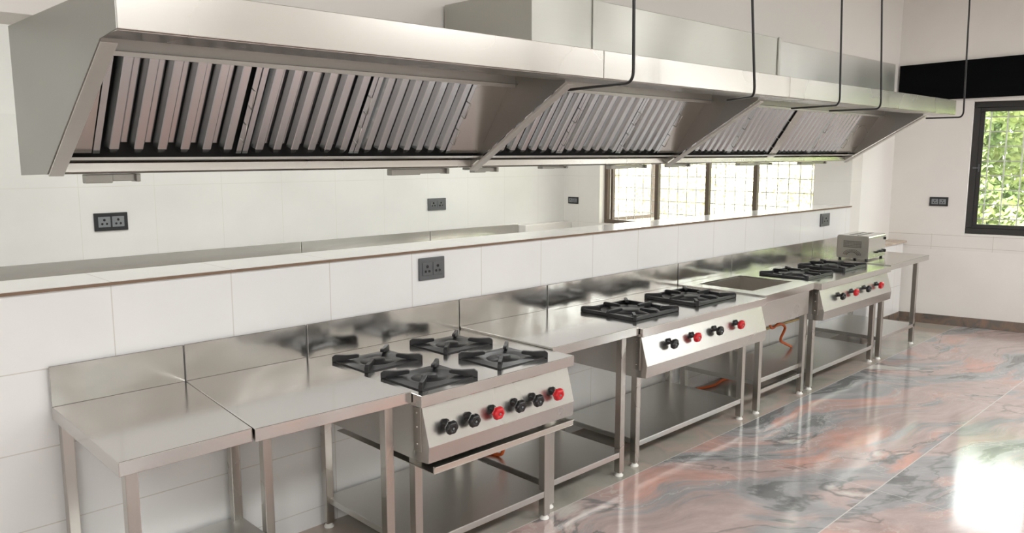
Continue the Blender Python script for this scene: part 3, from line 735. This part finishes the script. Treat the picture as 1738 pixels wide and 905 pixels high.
# ------------------------------------------------------------------ rear steel counters (only their backsplash shows above the ledge)
for a,b,lab in ((.3,3.975,'rear steel counter against the back wall, left run'),(3.98,5.606,'rear steel counter against the back wall, middle run'),(5.611,7.025,'rear steel counter against the back wall, right run')):
    t=empty('rear_counter'); tag(t,lab,'counter','steel counters against the back wall')
    worktop(t,[(a,6.35),(b,6.35),(b,7.05),(a,7.05)],.78); m=MB().box(a+.002,b-.002,7.04,7.055,.78,.938).build('backsplash',TOP,t,bevel=.002)
    for lx in (a+.04,b-.09):
        for ly in (6.40,6.99): leg(t,lx,ly,.767)
struct(MB().box(7.03,7.895,6.92,7.06,0,.925).build('wall_rear_stub',REARM,bevel=.004))

# ------------------------------------------------------------------ outside
def foliage(name,label,cx,y0,y1,z1,mat,n,depth,size,seed):
    rnd=random.Random(seed); m=MB()
    for i in range(n):
        yy=rnd.uniform(y0,y1); zz=rnd.uniform(.0,z1)
        xx=cx+.35*math.sin(yy*2.1+zz*1.7)+.25*math.sin(zz*3.3-yy*1.3)+abs(rnd.gauss(0,depth))
        c=Vector((xx,yy,zz)); s=size*rnd.uniform(.6,1.3)
        nrm=Vector((-1+rnd.uniform(-.6,.6),rnd.uniform(-.9,.9),.5+rnd.uniform(-.7,.7))).normalized()
        a=nrm.cross(Vector((rnd.uniform(-1,1),rnd.uniform(-1,1),rnd.uniform(-1,1)))).normalized(); b=nrm.cross(a)
        m.add([c-a*s,c+b*s*.45,c+a*s,c-b*s*.45],[(0,1,2,3)])
    core=m.build(name,mat); tag(core,label,'hedge'); return core
LEAF=leaf_material('fresh_green_leaves',(.12,.20,.05),(.42,.50,.17))
LEAFGLARE=leaf_material('glare_yellow_green_leaves',(.62,.58,.36),(.80,.76,.52))  # glare of the overexposed rear view put into the pale leaf colour
foliage('hedge','dense green hedge outside the right hand window',13.0,-1.8,4.6,2.65,LEAF,30000,.30,.075,3)
foliage('hedge','yellow green hedge outside the long rear window, paled to paint in glare',14.2,6.3,12.2,2.3,LEAFGLARE,16000,.3,.07,5)
struct(MB().box(11.2,40,-30,40,-.2,-.06).build('ground',plain('pale_paving',(.55,.52,.47),.8)))

# ------------------------------------------------------------------ light
wd=bpy.data.worlds.new('sky'); sc.world=wd; wd.use_nodes=True
bg=wd.node_tree.nodes['Background']; bg.inputs['Color'].default_value=(.985,1,1,1); bg.inputs['Strength'].default_value=11.0
sun=bpy.data.lights.new('sun','SUN'); sun.energy=26; sun.angle=.02; sun.color=(1,.96,.88)
so=bpy.data.objects.new('sun',sun); COL.objects.link(so); so.rotation_euler=Vector((.62,-.25,-1)).to_track_quat('-Z','Y').to_euler()
def fill_lamp(x,y,w,h,p):  # unseen fill lamps, added below the ceiling for soft even light
    l=bpy.data.lights.new('added_fill_lamp','AREA'); l.shape='RECTANGLE'; l.size=w; l.size_y=h; l.energy=p; l.color=(.985,1,.995)
    o=bpy.data.objects.new('added_fill_lamp',l); COL.objects.link(o); o.location=(x,y,ZC-.03)
for lx in (-1.6,1.6,4.8,8.0): fill_lamp(lx,-1.2,1.6,.8,105)
for lx in (-1.0,2.6,5.8): fill_lamp(lx,5.2,1.2,.6,39)
def portal(M,w,h):
    l=bpy.data.lights.new('daylight','AREA'); l.shape='RECTANGLE'; l.size=w; l.size_y=h; l.cycles.is_portal=True
    o=bpy.data.objects.new('daylight',l); COL.objects.link(o); o.matrix_world=M
RY=Matrix.Rotation(PI/2,4,'Y')
portal(Matrix.Translation((8.3,5.04,1.615))@RY,1.37,2.81)
for W in (W2,W3,W4): portal(EW@Matrix.Translation((.4,-(W[0]+W[1])/2,(W[2]+W[3])/2))@RY,W[3]-W[2],W[1]-W[0])
for a,b,z0,z1 in FW: portal(Matrix.Translation(((a+b)/2,-4.95,(z0+z1)/2))@Matrix.Rotation(PI/2,4,'X'),b-a,z1-z0)
for a,b,z0,z1 in FILL_LW: portal(Matrix.Translation((-4.0,(a+b)/2,(z0+z1)/2))@Matrix.Rotation(-PI/2,4,'Y'),z1-z0,b-a)

# ------------------------------------------------------------------ camera
cd=bpy.data.cameras.new('camera'); cam=bpy.data.objects.new('camera',cd); COL.objects.link(cam); sc.camera=cam
cd.sensor_width=36; cd.lens=1342*36/1738; cd.clip_start=.05
pitch=math.atan(186/1342); al=math.radians(45.53)
cam.location=(0,0,1.773); cam.rotation_euler=(PI/2-pitch,0,al-PI/2)

sc.view_settings.view_transform='Standard'; sc.view_settings.look='None'; sc.view_settings.gamma=1; sc.view_settings.use_curve_mapping=False
sc.view_settings.exposure=.08
sc.cycles.use_denoising=True; sc.cycles.max_bounces=10; sc.cycles.diffuse_bounces=6; sc.cycles.glossy_bounces=6; sc.cycles.transparent_max_bounces=12
sc.cycles.sample_clamp_indirect=5; sc.cycles.blur_glossy=1.0; sc.cycles.caustics_reflective=True
